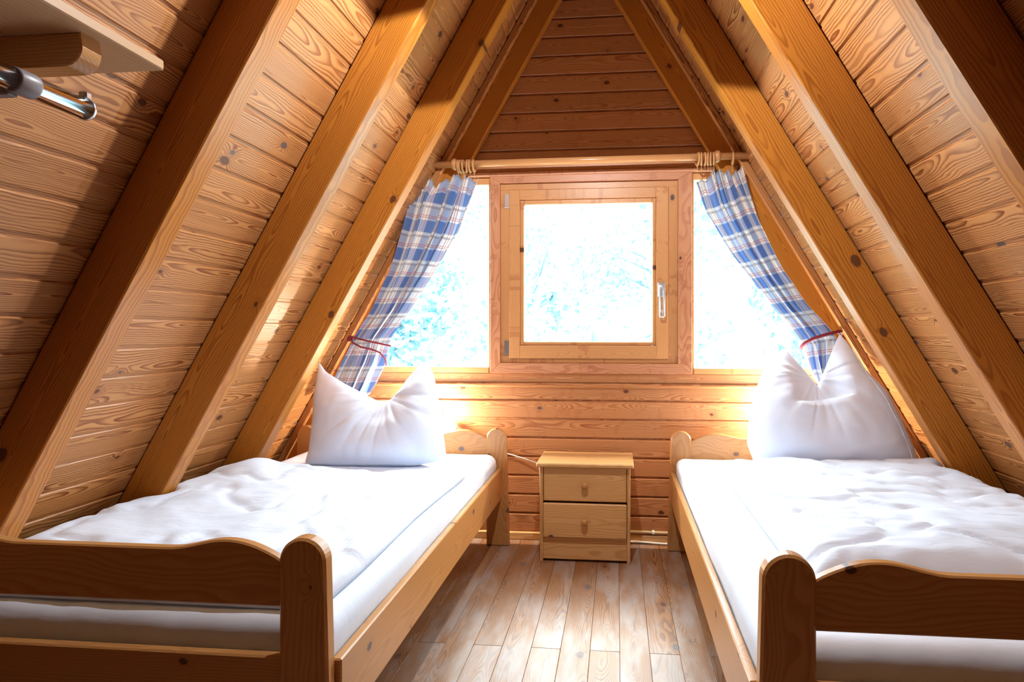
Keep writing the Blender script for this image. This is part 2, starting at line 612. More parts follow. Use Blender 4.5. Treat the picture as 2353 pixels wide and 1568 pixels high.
# wall behind the camera
wb = MB()
o = [(roof_x(s, zq, DR + .02), YB, zq) for s, zq in ((-1, -.05), (1, -.05), (1, 3.83), (-1, 3.83))]
wb.add(o, [(3, 2, 1, 0)], [(p[0], p[2], 0) for p in o], 5.0)
struct(wb.build('wall_front', M['gable']), 'plain wooden end wall behind the viewer', 'wall')

# mouldings on the gable wall
def trim(label, *boxes, mat='casing', **kw):
    global n
    mb = MB()
    for b in boxes:
        mb.bb(*b, ch=kw.get('ch', .004), grain=kw.get('grain', 0))
    o = mb.build('trim_%d' % n, M[mat])
    n += 1
    return struct(o, label, 'trim')
xl, xr = roof_x(-1, ZS), roof_x(1, ZS)
trim('narrow wooden sill strip under the windows', (roof_x(-1, .98), roof_x(1, .98), D - .012, D + .02, .955, ZS), mat='gable')
trim('rounded moulding under the window sill strip', (roof_x(-1, .95), roof_x(1, .95), D - .022, D + .02, .927, .953), mat='gable', ch=.009)
trim('wooden head moulding above the windows', (roof_x(-1, 2.25), roof_x(1, 2.25), D - .034, D + .02, ZT + .003, 2.232), mat='casing', ch=.004)
trim('wooden board above the window head behind the curtain rod', (roof_x(-1, 2.28), roof_x(1, 2.28), D - .020, D + .02, 2.232, 2.285), mat='gable', ch=.004)
mb = MB()
mb.bb(roof_x(-1, .03, .06), roof_x(1, .03, .06), D - .018, D + .01, 0, .046, ch=.005, grain=0)
struct(mb.build('baseboard_back', M['stand']), 'low orange baseboard along the end wall', 'baseboard')

# centre window ---------------------------------------------------------------------------
CW = (-.769, .440, ZS, 2.208)          # casing outside
CI = (-.708, .359, 1.074, 2.180)       # casing inside
win = thing('window_2', 'opening window with square pane, pine frame and silver handle', 'window', (-.17, D, ZS))
win['kind'] = 'structure'
mb = MB()
y0, y1 = D - .030, D + .005
ox0, ox1, oz0, oz1 = CW
ix0, ix1, iz0, iz1 = CI
iz1 = 2.165
mb.prism([(ox0, oz0), (ix0, iz0), (ix0, iz1), (ox0, oz1)][::1] if False else [(ox0, oz0), (ix0, iz0), (ix0, iz1), (ox0, oz1)], y0, y1, .0025, grain=1)
mb.prism([(ix1, iz0), (ox1, oz0), (ox1, oz1), (ix1, iz1)], y0, y1, .0025, grain=1)
mb.prism([(ox0, oz0), (ox1, oz0), (ix1, iz0), (ix0, iz0)], y0, y1, .0025, grain=0)
mb.prism([(ix0, iz1), (ix1, iz1), (ox1, oz1), (ox0, oz1)], y0, y1, .0025, grain=0)
mb.build('casing', M['casing'], win)
def frame4(mb, o, i, y0, y1, vert_through=True, ch=.002):
    if vert_through:
        mb.bb(o[0], i[0], y0, y1, o[2], o[3], ch=ch, grain=2)
        mb.bb(i[1], o[1], y0, y1, o[2], o[3], ch=ch, grain=2)
        mb.bb(i[0], i[1], y0, y1, o[2], i[2], ch=ch, grain=0)
        mb.bb(i[0], i[1], y0, y1, i[3], o[3], ch=ch, grain=0)
    else:
        mb.bb(o[0], o[1], y0, y1, o[2], i[2], ch=ch, grain=0)
        mb.bb(o[0], o[1], y0, y1, i[3], o[3], ch=ch, grain=0)
        mb.bb(o[0], i[0], y0, y1, i[2], i[3], ch=ch, grain=2)
        mb.bb(i[1], o[1], y0, y1, i[2], i[3], ch=ch, grain=2)
fr = MB()
FI = (-.640, .290, 1.115, 2.125)
frame4(fr, (ix0, ix1, iz0, iz1), FI, D - .012, D + .05, False)
fr.build('frame', M['frame'], win)
sash = MB()
SO = (-.652, .302, 1.103, 2.122)
SI = (-.588, .232, 1.180, 2.062)
frame4(sash, SO, SI, D - .026, D + .04)
so = sash.build('sash', M['frame'], win)
bd = MB()
frame4(bd, SI, (-.562, .209, 1.203, 2.034), D - .018, D + .03, True, .004)
bd.build('glazing_bead', M['frame'], so)
pn = MB()
pn.bb(-.570, .217, D + .012, D + .016, 1.195, 2.042, ch=.0005)
pn.build('pane', M['glass'], so)
for z0, z1 in ((2.005, 2.112), (1.112, 1.222)):
    h = MB()
    h.lathe((-.668, D - .030, z0), (0, 0, 1), [(0, .004), (0, .0095), (.02, .0105), (z1 - z0 - .02, .0105), (z1 - z0, .0095), (z1 - z0, .004)], 12)
    h.bb(-.684, -.652, D - .020, D - .010, z0 + .01, z1 - .01, ch=.002)
    h.build('hinge', M['steel'], win)
hd = MB()
hx, hz = .261, 1.535
hd.bb(hx - .022, hx + .022, D - .034, D - .025, 1.47, 1.556, ch=.004)
hd.lathe((hx - .006, D - .032, 1.528), (0, -1, 0), [(0, .013), (.026, .013), (.032, .009)], 14)
def loop(x0, x1, z0, z1, y, k=14):
    pts = []
    for i in range(k):
        a = math.pi * i / (k - 1)
        pts.append(((x0 + x1) / 2 - (x1 - x0) / 2 * math.cos(a), y, z1 - (x1 - x0) / 2 + (x1 - x0) / 2 * math.sin(a)))
    return [(x0, y, z0)] + pts + [(x1, y, z0)]
hd.tube(loop(hx - .010, hx + .014, 1.352, 1.530, D - .062), .0065, 10)
hd.tube([(hx - .010, D - .062, 1.352), (hx + .014, D - .062, 1.352)], .0068, 10)
hd.tube([(hx - .010, D - .062, 1.40), (hx + .002, D - .062, 1.372), (hx + .014, D - .062, 1.40)], .005, 8)
hd.build('handle', M['alu'], win)

# side windows -----------------------------------------------------------------------------
for nm, side, xin, lab in (('window_1', -1, CW[0], 'fixed side window left of the opening window, partly behind the curtain'),
                           ('window_3', 1, CW[1], 'fixed side window right of the opening window, partly behind the curtain')):
    w = thing(nm, lab, 'window', (xin, D, ZS))
    w['kind'] = 'structure'
    mb = MB()
    a0, a1 = roof_x(side, ZS, .02), roof_x(side, ZT, .02)
    s0 = xin
    s1 = xin + side * .014
    yy = (D - .005, D + .06)
    mb.bb(min(s0, s1), max(s0, s1), *yy, ZS, ZT, ch=.002, grain=2)
    mb.bb(min(s1, a0), max(s1, a0), D - .012, D + .06, ZS, 1.046, ch=.002, grain=0)
    mb.bb(min(s1, a0), max(s1, a0), *yy, 2.164, ZT, ch=.002, grain=0)
    d1 = side * .045
    q = [(a0, ZS), (a0 - d1, ZS), (a1 - d1, ZT), (a1, ZT)]
    if side < 0: q = q
    else: q = q[::-1]
    mb.prism(q, *yy, .002, grain=1)
    mb.build('frame', M['frame'], w)
    g = MB()
    o = []
    for y in (D + .034, D + .038):
        for (px, pz) in ((s1, 1.044), (roof_x(side, 1.044, .03), 1.044), (roof_x(side, 2.166, .03), 2.166), (s1, 2.166)):
            o.append((px, y, pz))
    g.add(o, [(0, 1, 2, 3), (7, 6, 5, 4), (0, 4, 5, 1), (1, 5, 6, 2), (2, 6, 7, 3), (3, 7, 4, 0)])
    g.build('pane', M['glass'], w)

# ================================================================== BEDS
def post_outline(x0, x1, zt, flare, inner):
    """slender board post, round top, flaring towards the floor on the inner side"""
    r = (x1 - x0) / 2
    cx = (x0 + x1) / 2
    pts = []
    l0, r0 = (x0 - (flare if inner < 0 else 0)), (x1 + (flare if inner > 0 else 0))
    pts += [(l0, 0), (r0, 0)]
    for k in range(19):
        a = math.pi * k / 18
        pts.append((cx + r * math.cos(a), zt - r + r * math.sin(a)))
    return pts

def wave_outline(x0, x1, zb, zlow, hump, zend):
    """board with a hump near each end and a level dip between (x0 < x1)"""
    top = []
    L = x1 - x0
    def zf(d):                           # d = distance from the nearer end
        if d < .145:
            k = d / .145
            return zend + (zlow + hump - zend) * math.sin(k * math.pi / 2) ** .9
        if d < .30:
            k = (d - .145) / .155
            return zlow + hump * (.5 + .5 * math.cos(k * math.pi))
        return zlow
    N = 60
    for i in range(N + 1):
        xx = x1 - L * i / N
        top.append((xx, zf(min(xx - x0, x1 - xx))))
    return [(x0, zb), (x1, zb)] + top

def make_bed(label, inner, xin_foot, xin_head, xout, rail_x):
    """inner = +1 when the bed's open side looks to +X; xin = outer edge of the inner posts at the top"""
    root = thing('bed', label, 'bed', ((rail_x + xout) / 2, 2.38, 0), 'single pine beds')
    PWD = .118
    ends = []
    for which, y0, y1, zt, xin in (('foot', 1.330, 1.370, .765, xin_foot), ('head', 3.340, 3.380, .692, xin_head)):
        if inner > 0:
            pin = (xin - PWD, xin); pout = (xout, xout + PWD)
        else:
            pin = (xin, xin + PWD); pout = (xout - PWD, xout)
        for q, inn in ((pin, inner), (pout, -inner)):
            mb = MB()
            mb.prism(post_outline(q[0], q[1], zt, .018, inn), y0, y1, .006, grain=1)
            mb.build('bed_post', M['bed'], root)
        a, b = (pout[1], pin[0]) if inner > 0 else (pin[1], pout[0])
        a -= .004; b += .004
        mb = MB()
        if which == 'foot':
            mb.prism(wave_outline(a, b, .592, .728, .024, .705), y0 + .008, y1 - .006, .004, grain=0)
            mb.build('upper_footboard', M['bed'], root)
            mb = MB()
            mb.bb(a, b, y0 + .008, y1 - .006, .25, .470, ch=.004, grain=0)
            mb.build('lower_footboard', M['bed'], root)
        else:
            mb.prism(wave_outline(a, b, .30, .655, .024, .630), y0 + .008, y1 - .006, .004, grain=0)
            mb.build('headboard', M['bed'], root)
    for x, s in ((rail_x, inner), (xout + (.02 if inner > 0 else -.02), -inner)):
        mb = MB()
        x0, x1 = (x - .026, x) if s > 0 else (x, x + .026)
        mb.bb(x0, x1, 1.366, 3.344, .277, .456, ch=.004, grain=1)
        mb.build('side_rail', M['bed'], root)
    return root

make_bed('pine bed left of the nightstand, its curved footboard at the lower left', 1, -.703, -.652, -1.945, -.680)
make_bed('pine bed right of the nightstand, its foot post at the lower right', -1, .327, .307, 1.560, .306)

# ------------------------------------------------------------------ bedding
def fbm(x, y, z, o=3):
    return noise.fractal(Vector((x, y, z)), 1.0, 2.0, o)

def slab_profile(L, r, skirt, n_flat):
    """list of (position, drop) across a slab of length L with rounded edges"""
    o = [(0, r + skirt), (0, r)] if skirt > 0 else [(0, r)]
    for k in range(1, 6):
        a = math.pi / 2 * k / 5
        o.append((r - r * math.cos(a), r - r * math.sin(a)))
    for k in range(1, n_flat):
        o.append((r + (L - 2 * r) * k / n_flat, 0))
    m = [(L - p, d) for p, d in o if p <= r + 1e-9][::-1]
    return o + m

def slab_cloth(name, x0, x1, y0, y1, ztop, r, skirt, mat, parent=None, nz=None, edge=None, nx=60, ny=90, closed=True):
    px = slab_profile(1.0, r / (x1 - x0), 0, nx)
    py = slab_profile(1.0, r / (y1 - y0), 0, ny)
    def prof(L, n):
        return slab_profile(L, r, skirt, n)
    PX, PY = prof(x1 - x0, nx), prof(y1 - y0, ny)
    pts = []
    for (b, db) in PY:
        for (a, da) in PX:
            X, Y = x0 + a, y0 + b
            d = min(r + skirt, math.hypot(da, db) if max(da, db) <= r else max(da, db))
            Z = ztop - d
            k = max(0.0, 1 - d / (r + skirt + 1e-6))
            if nz:
                Z += nz(X, Y) * min(1, k * 1.5)
            if edge:
                X, Y = edge(X, Y, Z)
            pts.append((X, Y, Z))
    mb = MB()
    mb.grid(pts, len(PX), len(PY))
    if closed:
        nu, nv = len(PX), len(PY)
        ring = [i for i in range(nu)] + [j * nu + nu - 1 for j in range(1, nv)] + [(nv - 1) * nu + i for i in range(nu - 2, -1, -1)] + [j * nu for j in range(nv - 2, 0, -1)]
        mb.f.append(tuple(ring[::-1])); mb.sm.append(False); mb.mi.append(0)
    return mb.build(name, mat, parent)

# mattresses
def mnoise(X, Y):
    return .004 * fbm(X * 4, Y * 3, 1.7)
def medge_l(X, Y, Z):
    return X + .005 * fbm(Y * 3, Z * 6, 4.0), Y + .006 * fbm(X * 4, Z * 5, 2.0)
tag(slab_cloth('mattress', -1.878, -.708, 1.376, 3.332, .548, .05, .19, M['sheet'], nz=mnoise, edge=medge_l),
    'mattress in a white fitted sheet on the left bed', 'mattress')
tag(slab_cloth('mattress', .336, 1.52, 1.376, 3.332, .545, .05, .19, M['sheet'], nz=mnoise, edge=medge_l),
    'mattress in a white fitted sheet on the right bed', 'mattress')

# duvets
def dn_left(X, Y):
    z = .018 * fbm(X * 2.2, Y * 1.8, 7.0) + .006 * fbm(X * 6 + Y * 3, Y * 7, 3.0)
    z += .035 * math.exp(-((X + 1.74) ** 2 + (Y - 2.60) ** 2) / .015)
    c = fbm(X * 3.1 + Y * .7, Y * 2.4, 5.0)
    z -= .012 * math.exp(-(c / .07) ** 2)
    return z
def de_left(X, Y, Z):
    # gives way where the rafters come down beside the bed
    k = max(math.exp(-((Y - 2.213) / .07) ** 4), math.exp(-((Y - 1.562) / .07) ** 4))
    s = max(0, (-1.70 - X) / .23)
    X += s * .085 * k
    f = max(0, (X + .95) / .2)
    X += f * (.02 * math.sin(Y * 5.0) + .045 * (Y - 1.6)) * .5
    if Y > 2.3:
        Y += (Y - 2.3) / .42 * .03 * math.sin(X * 6 + .5)
    return X, Y
tag(slab_cloth('duvet', -1.925, -.765, 1.405, 2.715, .612, .045, .013, M['duvet'], nz=dn_left, edge=de_left),
    'white duvet spread flat over the left bed', 'duvet')
def dn_right(X, Y):
    z = .022 * fbm(X * 2.6, Y * 2.2, 17.0) + .008 * fbm(X * 5, Y * 9 + X * 3, 13.0)
    c = fbm(X * 2.2, Y * 4.5 + X, 25.0)
    z -= .014 * math.exp(-(c / .08) ** 2)
    z += .03 * math.exp(-((Y - 1.85) / .2) ** 2) * min(1, max(0, (X - .6) / .4))
    return z
def de_right(X, Y, Z):
    k = max(math.exp(-((Y - 2.10) / .07) ** 4), math.exp(-((Y - 2.78) / .07) ** 4))
    s = max(0, (X - 1.33) / .22)
    X -= s * .05 * k
    if Y < 1.9:
        Y -= (1.9 - Y) / .35 * .06 * math.sin(X * 5.0 + 1.0)
    return X, Y
tag(slab_cloth('duvet', .525, 1.555, 1.56, 2.95, .655, .085, .02, M['duvet'], nz=dn_right, edge=de_right),
    'puffy white duvet with a bunched foot end on the right bed', 'duvet')

# pillows
def resample(poly, n, sm=1):
    P = np.array(poly, float)
    d = np.r_[0, np.cumsum(np.hypot(*np.diff(P, axis=0).T))]
    t = np.linspace(0, d[-1], n)
    Q = np.c_[np.interp(t, d, P[:, 0]), np.interp(t, d, P[:, 1])]
    for _ in range(sm):
        Q[1:-1] = (Q[:-2] + 2 * Q[1:-1] + Q[2:]) / 4
    return Q

def pillow(name, label, B, Rr, T, L, y0, k, thick, vx, vz, sd, lip=None, seam=None):
    n = 110
    b, t = resample(B, n, 3), resample(T, n, 3)
    l, r = resample(L, n, 3), resample(Rr, n, 3)
    S, Tt = np.meshgrid(np.linspace(0, 1, n), np.linspace(0, 1, n))
    C = np.zeros((n, n, 2))
    for c in range(2):
        C[..., c] = ((1 - Tt) * b[None, :, c] + Tt * t[None, :, c] + (1 - S) * l[:, None, c] + S * r[:, None, c]
                     - ((1 - S) * (1 - Tt) * b[0, c] + S * (1 - Tt) * b[-1, c] + (1 - S) * Tt * t[0, c] + S * Tt * t[-1, c]))
    nv = Vector((0, -1, k)).normalized()
    mb = MB()
    for sgn in (1, -1):
        pts = []
        for j in range(n):
            for i in range(n):
                s, q = S[j, i] * 2 - 1, Tt[j, i] * 2 - 1
                X, Z = C[j, i]
                prof = max(0, (1 - abs(s) ** 2.4)) ** .55 * max(0, (1 - (abs(q) ** (1.7 if q > 0 else 4.0)))) ** .6
                # chopped middle: the upper centre is pressed in
                dx, dz = (X - vx), (Z - vz)
                chop = math.exp(-(dx / .10) ** 2 - (dz / .16) ** 2)
                bulge = 0.0
                if lip is not None:
                    k1 = math.exp(-((X - lip[0]) / .125) ** 4)
                    zl = lip[1] + .12 * (X - lip[0])
                    st = min(1, max(0, (Z - zl) / .03)); st = st * st * (3 - 2 * st)
                    chop = max(chop, 1.15 * k1 * st)
                    bulge = .012 * k1 * math.exp(-((Z - zl + .012) / .022) ** 2)
                h = thick * prof * (1 - .55 * chop) + bulge
                ang = math.atan2(dz - .04, dx); rad = math.hypot(dx, dz)
                fade = min(1, prof * 2.2)
                w = .009 * noise.noise(Vector((ang * 3.2 + sd, rad * 2.0, sgn * 2))) * math.exp(-rad / .26)
                w += .008 * fbm(X * 5 + sd, Z * 5, sgn * 3.0) + .004 * noise.noise(Vector((X * 9 + Z * 5 + sd, Z * 16 - X * 4, sgn)))
                cr = noise.noise(Vector((ang * 2.2 + sd * 2, rad * 1.2, 5)))
                w -= .007 * math.exp(-(cr / .12) ** 2) * math.exp(-((rad - .16) / .12) ** 2)
                h = h + w * fade
                p = Vector((X, y0 + k * (Z - .55), Z)) + nv * (h * sgn)
                pts.append(tuple(p))
        mb.grid(pts, n, n, flip=(sgn < 0))
        if sgn > 0:
            front = np.array(pts)
    o = mb.build(name, M['pillow'])
    if seam:
        path = []
        for (X, Z) in resample(seam, 40, 2):
            k_ = np.argsort((front[:, 0] - X) ** 2 + (front[:, 2] - Z) ** 2)[:4]
            path.append((X, front[k_, 1].mean() - .0005, Z))
        sb = MB()
        sb.tube(path, .0028, 6)
        sb.build('seam', M['sheet'], o)
    return tag(o, label, 'pillow')

pillow('pillow', 'white pillow with two pointed upper corners standing on the left bed',
       [(-1.658, .545), (-1.49, .540), (-1.291, .545), (-1.078, .553), (-.898, .580)],
       [(-.898, .580), (-.943, .745), (-.979, .864), (-1.03, 1.012), (-1.071, 1.078), (-1.095, 1.092)],
       [(-1.735, 1.094), (-1.676, 1.034), (-1.559, .973), (-1.424, .914), (-1.334, .875), (-1.265, .880), (-1.222, .932), (-1.188, .99), (-1.13, 1.068), (-1.095, 1.092)],
       [(-1.658, .545), (-1.680, .56), (-1.671, .614), (-1.688, .774), (-1.711, .9), (-1.721, 1.029), (-1.735, 1.094)],
       2.96, .45, .125, -1.29, .86, 3.0)
pillow('pillow', 'big white pillow with a deep dent between its corners on the right bed',
       [(.70, .570), (.888, .565), (1.096, .560), (1.32, .560), (1.505, .565)],
       [(1.505, .565), (1.491, .665), (1.468, .75), (1.444, .839), (1.418, .928), (1.368, .995), (1.319, 1.056), (1.286, 1.132), (1.251, 1.209), (1.22, 1.252)],
       [(.904, 1.172), (.932, 1.159), (.981, 1.092), (1.025, 1.03), (1.063, .973), (1.091, 1.021), (1.133, 1.098), (1.186, 1.199), (1.22, 1.252)],
       [(.70, .570), (.690, .62), (.669, .685), (.691, .806), (.736, .946), (.787, 1.048), (.856, 1.126), (.904, 1.172)],
       2.99, .42, .150, 1.05, .97, 9.0, lip=(1.05, .865),
       seam=[(1.262, 1.17), (1.305, 1.03), (1.36, .92), (1.405, .80), (1.437, .70), (1.455, .61)])

# ================================================================== NIGHTSTAND
ns = thing('nightstand', 'small pale pine nightstand with two drawers between the beds', 'nightstand', (-.175, 3.28, 0))
NX0, NX1, NY0, NY1 = -.424, .072, 3.136, 3.425
mb = MB(); mb.bb(NX0 - .017, NX1 + .018, NY0 - .028, NY1, .524, .547, ch=.006, grain=0); mb.build('tabletop', M['stand'], ns)
for a in (NX0, NX1 - .018):
    mb = MB(); mb.bb(a, a + .018, NY0, NY1 - .01, 0, .524, ch=.002, grain=2); mb.build('side_panel', M['stand'], ns)
mb = MB(); mb.bb(NX0 + .018, NX1 - .018, NY0 + .006, NY0 + .022, .014, .135, ch=.002, grain=0); mb.build('plinth', M['stand'], ns)
mb = MB(); mb.bb(NX0 + .018, NX1 - .018, NY1 - .02, NY1 - .012, .05, .524, ch=.001, grain=0); mb.build('back_panel', M['stand'], ns)
for z0, z1, yo in ((.333, .521, .002), (.139, .326, -.016)):
    mb = MB()
    mb.bb(NX0 + .0205, NX1 - .0205, NY0 + yo, NY0 + yo + .018, z0, z1, ch=.005, grain=0)
    mb.bb(NX0 + .028, NX1 - .028, NY0 + yo + .018, NY1 - .04, z0 + .012, z1 - .03, ch=.001, grain=1)
    d = mb.build('drawer', M['stand'], ns)
    mb = MB()
    cz = (z0 + z1) / 2 - (.002 if z0 > .3 else 0)
    mb.lathe(((NX0 + NX1) / 2, NY0 + yo, cz), (0, -1, 0), [(0, .010), (.008, .009), (.013, .015), (.020, .0195), (.027, .0185), (.033, .012), (.035, .004)], 20)
    mb.build('knob', M['bed'], d)

# ================================================================== CURTAIN ROD, RINGS, CURTAINS
def rod_p(px):
    k = (px - 985.0) / 745.0
    return Vector((-1.122 + 1.890 * k, 3.346, 2.259 + .007 * k))
rod = thing('curtain_rod', 'brown wooden curtain rod across the top of the windows', 'curtain rod', rod_p(1357))
mb = MB(); mb.tube([rod_p(990), rod_p(1357), rod_p(1729)], .0205, 18); mb.build('pole', M['rod'], rod)
for px in (1048, 1652):
    c = rod_p(px)
    mb = MB()
    mb.lathe(c - Vector((.016, 0, 0)), (1, 0, 0), [(-.003, .021), (0, .028), (.006, .033), (.016, .036), (.026, .033), (.030, .027), (.035, .021)], 20)
    mb.tube([c, c + Vector((0, .075, -.0))], .014, 12)
    mb.build('bracket', M['rod'], rod)
ring0 = None
def make_ring():
    r = thing('curtain_ring', 'wooden curtain ring', 'curtain ring', (0, 0, 0), 'wooden curtain rings on the rod')
    mb = MB()
    pts = [(0, .0335 * math.cos(2 * math.pi * k / 24), .0335 * math.sin(2 * math.pi * k / 24)) for k in range(24)]
    mb.tube(pts, .0062, 8, closed=True)
    mb.build('hoop', M['rod'], r)
    mb = MB()
    mb.tube([(0, .006 * math.sin(a), -.046 + .007 * math.cos(a)) for a in [2 * math.pi * k / 12 for k in range(12)]], .0014, 6, closed=True)
    mb.tube([(0, 0, -.052), (.003, -.004, -.058), (.004, 0, -.068), (0, .004, -.074), (-.003, 0, -.068)], .0013, 6)
    mb.build('hook', M['brass'], r)
    return r
LAB = {
    986: 'lone wooden ring at the far left end of the curtain rod',
    1057: 'ring touching the left bracket, first of the left bunch of wooden rings',
    1063: 'second ring from the left bracket in the left bunch of wooden rings',
    1069: 'third ring from the left bracket in the left bunch of wooden rings',
    1077: 'fourth ring from the left bracket in the left bunch of wooden rings',
    1084.5: 'fifth ring from the left bracket in the left bunch of wooden rings',
    1094: 'innermost wooden ring of the left bunch, nearest the centre window',
    1608.5: 'innermost wooden ring of the right bunch, nearest the centre window',
    1616.5: 'fifth ring from the right bracket in the right bunch of wooden rings',
    1624: 'fourth ring from the right bracket in the right bunch of wooden rings',
    1631.5: 'third ring from the right bracket in the right bunch of wooden rings',
    1638: 'second ring from the right bracket in the right bunch of wooden rings',
    1644: 'ring touching the right bracket, first of the right bunch of wooden rings',
    1686: 'lone wooden ring near the far right end of the curtain rod',
}
for i, (px, lab) in enumerate(LAB.items()):
    if ring0 is None:
        ring0 = o = make_ring()
    else:
        o = ring0.copy(); COL.objects.link(o)
        for ch in ring0.children:
            c = ch.copy(); COL.objects.link(c); c.parent = o
    o['label'] = lab
    o.location = rod_p(px) + Vector((0, 0, -.0125))
    o.rotation_euler = (0, random.uniform(-.05, .05), random.uniform(-.22, .22))

def interp_poly(poly, zq):
    zs = [p[1] for p in poly][::-1]; xs = [p[0] for p in poly][::-1]
    return float(np.interp(zq, zs, xs))

def curtain(label, Lp, Rp, side, tie_z, nf, sd, sag):
    nu, nv = 260, 120
    Lp = resample(Lp, nv, 4); Rp = resample(Rp, nv, 4)
    ln = float(np.sum(np.hypot(*np.diff((Lp + Rp) / 2, axis=0).T)))
    pts, gr = [], []
    CWID = .86
    for j in range(nv):
        q = j / (nv - 1)
        a, b = Lp[j], Rp[j]
        zc = (a[1] + b[1]) / 2
        tie = math.exp(-((zc - tie_z) / .09) ** 2)
        top = max(0, 1 - q / .10)
        amp = (.031 - .013 * tie) * (1 - .35 * top)
        for i in range(nu):
            p = i / (nu - 1)
            w = p + .05 * math.sin(2 * math.pi * p * 1.5 + sd) + .03 * math.sin(7 * p + 4 * q + sd)
            ph = 2 * math.pi * nf * w + 1.1 * math.sin(q * 2.4 + sd)
            fold = math.sin(ph) + .30 * math.sin(2 * ph + .9) + .35 * math.sin(.5 * ph + sd * 2)
            lateral = (.036 + .012 * math.sin(3 * p + sd)) * (5 / nf) * math.cos(ph + .4)
            env = min(1, 6 * p) * min(1, 6 * (1 - p))
            pp = min(1, max(0, p + lateral * env))
            X = a[0] + (b[0] - a[0]) * pp
            Z = a[1] + (b[1] - a[1]) * pp
            Z += top * (sag(p) + .010 * math.sin(ph * 2 + .6) + .004 * math.sin(ph * 5))
            Y = 3.330 - amp * fold + .007 * fbm(X * 6, Z * 5, sd) + .004 * top * math.sin(ph * 6)
            Y = min(Y, 3.367)
            pts.append((X, Y, Z)); gr.append((p * CWID, q * ln * 1.02, 0))
    mb = MB()
    mb.grid(pts, nu, nv, gr)
    o = mb.build('curtain', M['plaid'])
    return tag(o, label, 'curtain')
CLl = [(-1.172, 2.199), (-1.261, 1.899), (-1.342, 1.638), (-1.459, 1.389), (-1.579, 1.204), (-1.629, 1.106), (-1.689, .979), (-1.717, .859)]
CLr = [(-.807, 2.156), (-.926, 1.842), (-1.054, 1.635), (-1.194, 1.427), (-1.342, 1.231), (-1.375, 1.086), (-1.443, .954), (-1.492, .88)]
CRl = [(.449, 2.109), (.503, 1.945), (.65, 1.694), (.82, 1.469), (.947, 1.307), (1.026, 1.196), (1.071, 1.049), (1.14, .939)]
CRr = [(.703, 2.2), (.80, 1.915), (.94, 1.616), (1.064, 1.418), (1.19, 1.283), (1.23, 1.221), (1.214, 1.074), (1.19, .939)]
curtain('blue and white plaid curtain tied back on the left of the window', CLl, CLr, -1, 1.18, 4.0, .4,
        lambda p: -.055 * math.exp(-((p - .33) / .13) ** 2) + .012 * math.exp(-((p - .68) / .2) ** 2))
curtain('blue and white plaid curtain tied back on the right of the window', CRl, CRr, 1, 1.22, 4.0, 2.1,
        lambda p: .035 * math.exp(-((p - .42) / .2) ** 2) - .035 * math.exp(-((p - .80) / .10) ** 2))

def cord_path(x0, z0, x1, z1, sag, yf, yb, n=26):
    f = [(x0 + (x1 - x0) * k / n, yf - .012 * math.sin(math.pi * k / n), z0 + (z1 - z0) * k / n - sag * math.sin(math.pi * k / n)) for k in range(n + 1)]
    return f
t1 = thing('tieback_cord', 'dark red cord looped around the left curtain', 'cord', (-1.55, 3.33, 1.21))
mb = MB()
mb.tube(cord_path(-1.588, 1.232, -1.338, 1.178, .0, 3.310, 3.38), .0055, 8)
mb.tube([(-1.592, 3.325, 1.228), (-1.575, 3.306, 1.198), (-1.52, 3.298, 1.172), (-1.45, 3.294, 1.158), (-1.405, 3.298, 1.14), (-1.375, 3.31, 1.105), (-1.372, 3.32, 1.075), (-1.378, 3.33, 1.062)], .005, 8)
mb.tube([(-1.604, 3.395, 1.226), (-1.606, 3.36, 1.232), (-1.588, 3.318, 1.232)], .005, 8)
mb.build('loop', M['cord'], t1)
mb = MB()
mb.lathe((-1.612, 3.335, 1.205), (.3, -.1, 1), [(0, .006), (.006, .013), (.018, .014), (.030, .010), (.036, .004)], 10)
mb.build('knot', M['cord'], t1)
t2 = thing('tieback_cord', 'dark red cord looped around the right curtain, hung on a small hook', 'cord', (1.22, 3.33, 1.26))
mb = MB()
mb.tube([(1.246, 3.398, 1.262), (1.252, 3.35, 1.268), (1.225, 3.318, 1.266), (1.15, 3.298, 1.248), (1.08, 3.294, 1.225), (1.04, 3.302, 1.202), (1.026, 3.318, 1.182), (1.027, 3.33, 1.168)], .009, 8)
mb.tube([(1.246, 3.36, 1.262), (1.262, 3.335, 1.225), (1.268, 3.345, 1.19)], .007, 8)
mb.build('loop', M['cord'], t2)
mb = MB()
mb.tube([(1.25, 3.40, 1.256), (1.25, 3.335, 1.256), (1.248, 3.322, 1.246), (1.236, 3.320, 1.242), (1.230, 3.322, 1.252)], .0028, 8)
mb.build('hook', M['white'], t2)

# ================================================================== BEDSIDE LAMPS (hidden behind the pillows) AND CABLES
for x, y, zz, lab in ((-1.10, 3.375, .76, 'small lit reading lamp on the end wall behind the left pillow'),
                      (.93, 3.375, .80, 'small lit reading lamp on the end wall behind the right pillow')):
    t = thing('reading_lamp', lab, 'lamp', (x, D, zz))
    mb = MB(); mb.lathe((x, D, zz), (0, -1, 0), [(0, .03), (.012, .03), (.016, .02)], 16); mb.lathe((x, D - .014, zz), (0, -1, 0), [(0, .013), (.045, .015)], 12)
    mb.build('lamp_base', M['white'], t)
    mb = MB(); mb.lathe((x, D - .056, zz), (0, -1, 0), [(0, .012), (.010, .019), (.022, .022), (.034, .017), (.040, .006)], 12)
    mb.build('bulb', M['bulb'], t)

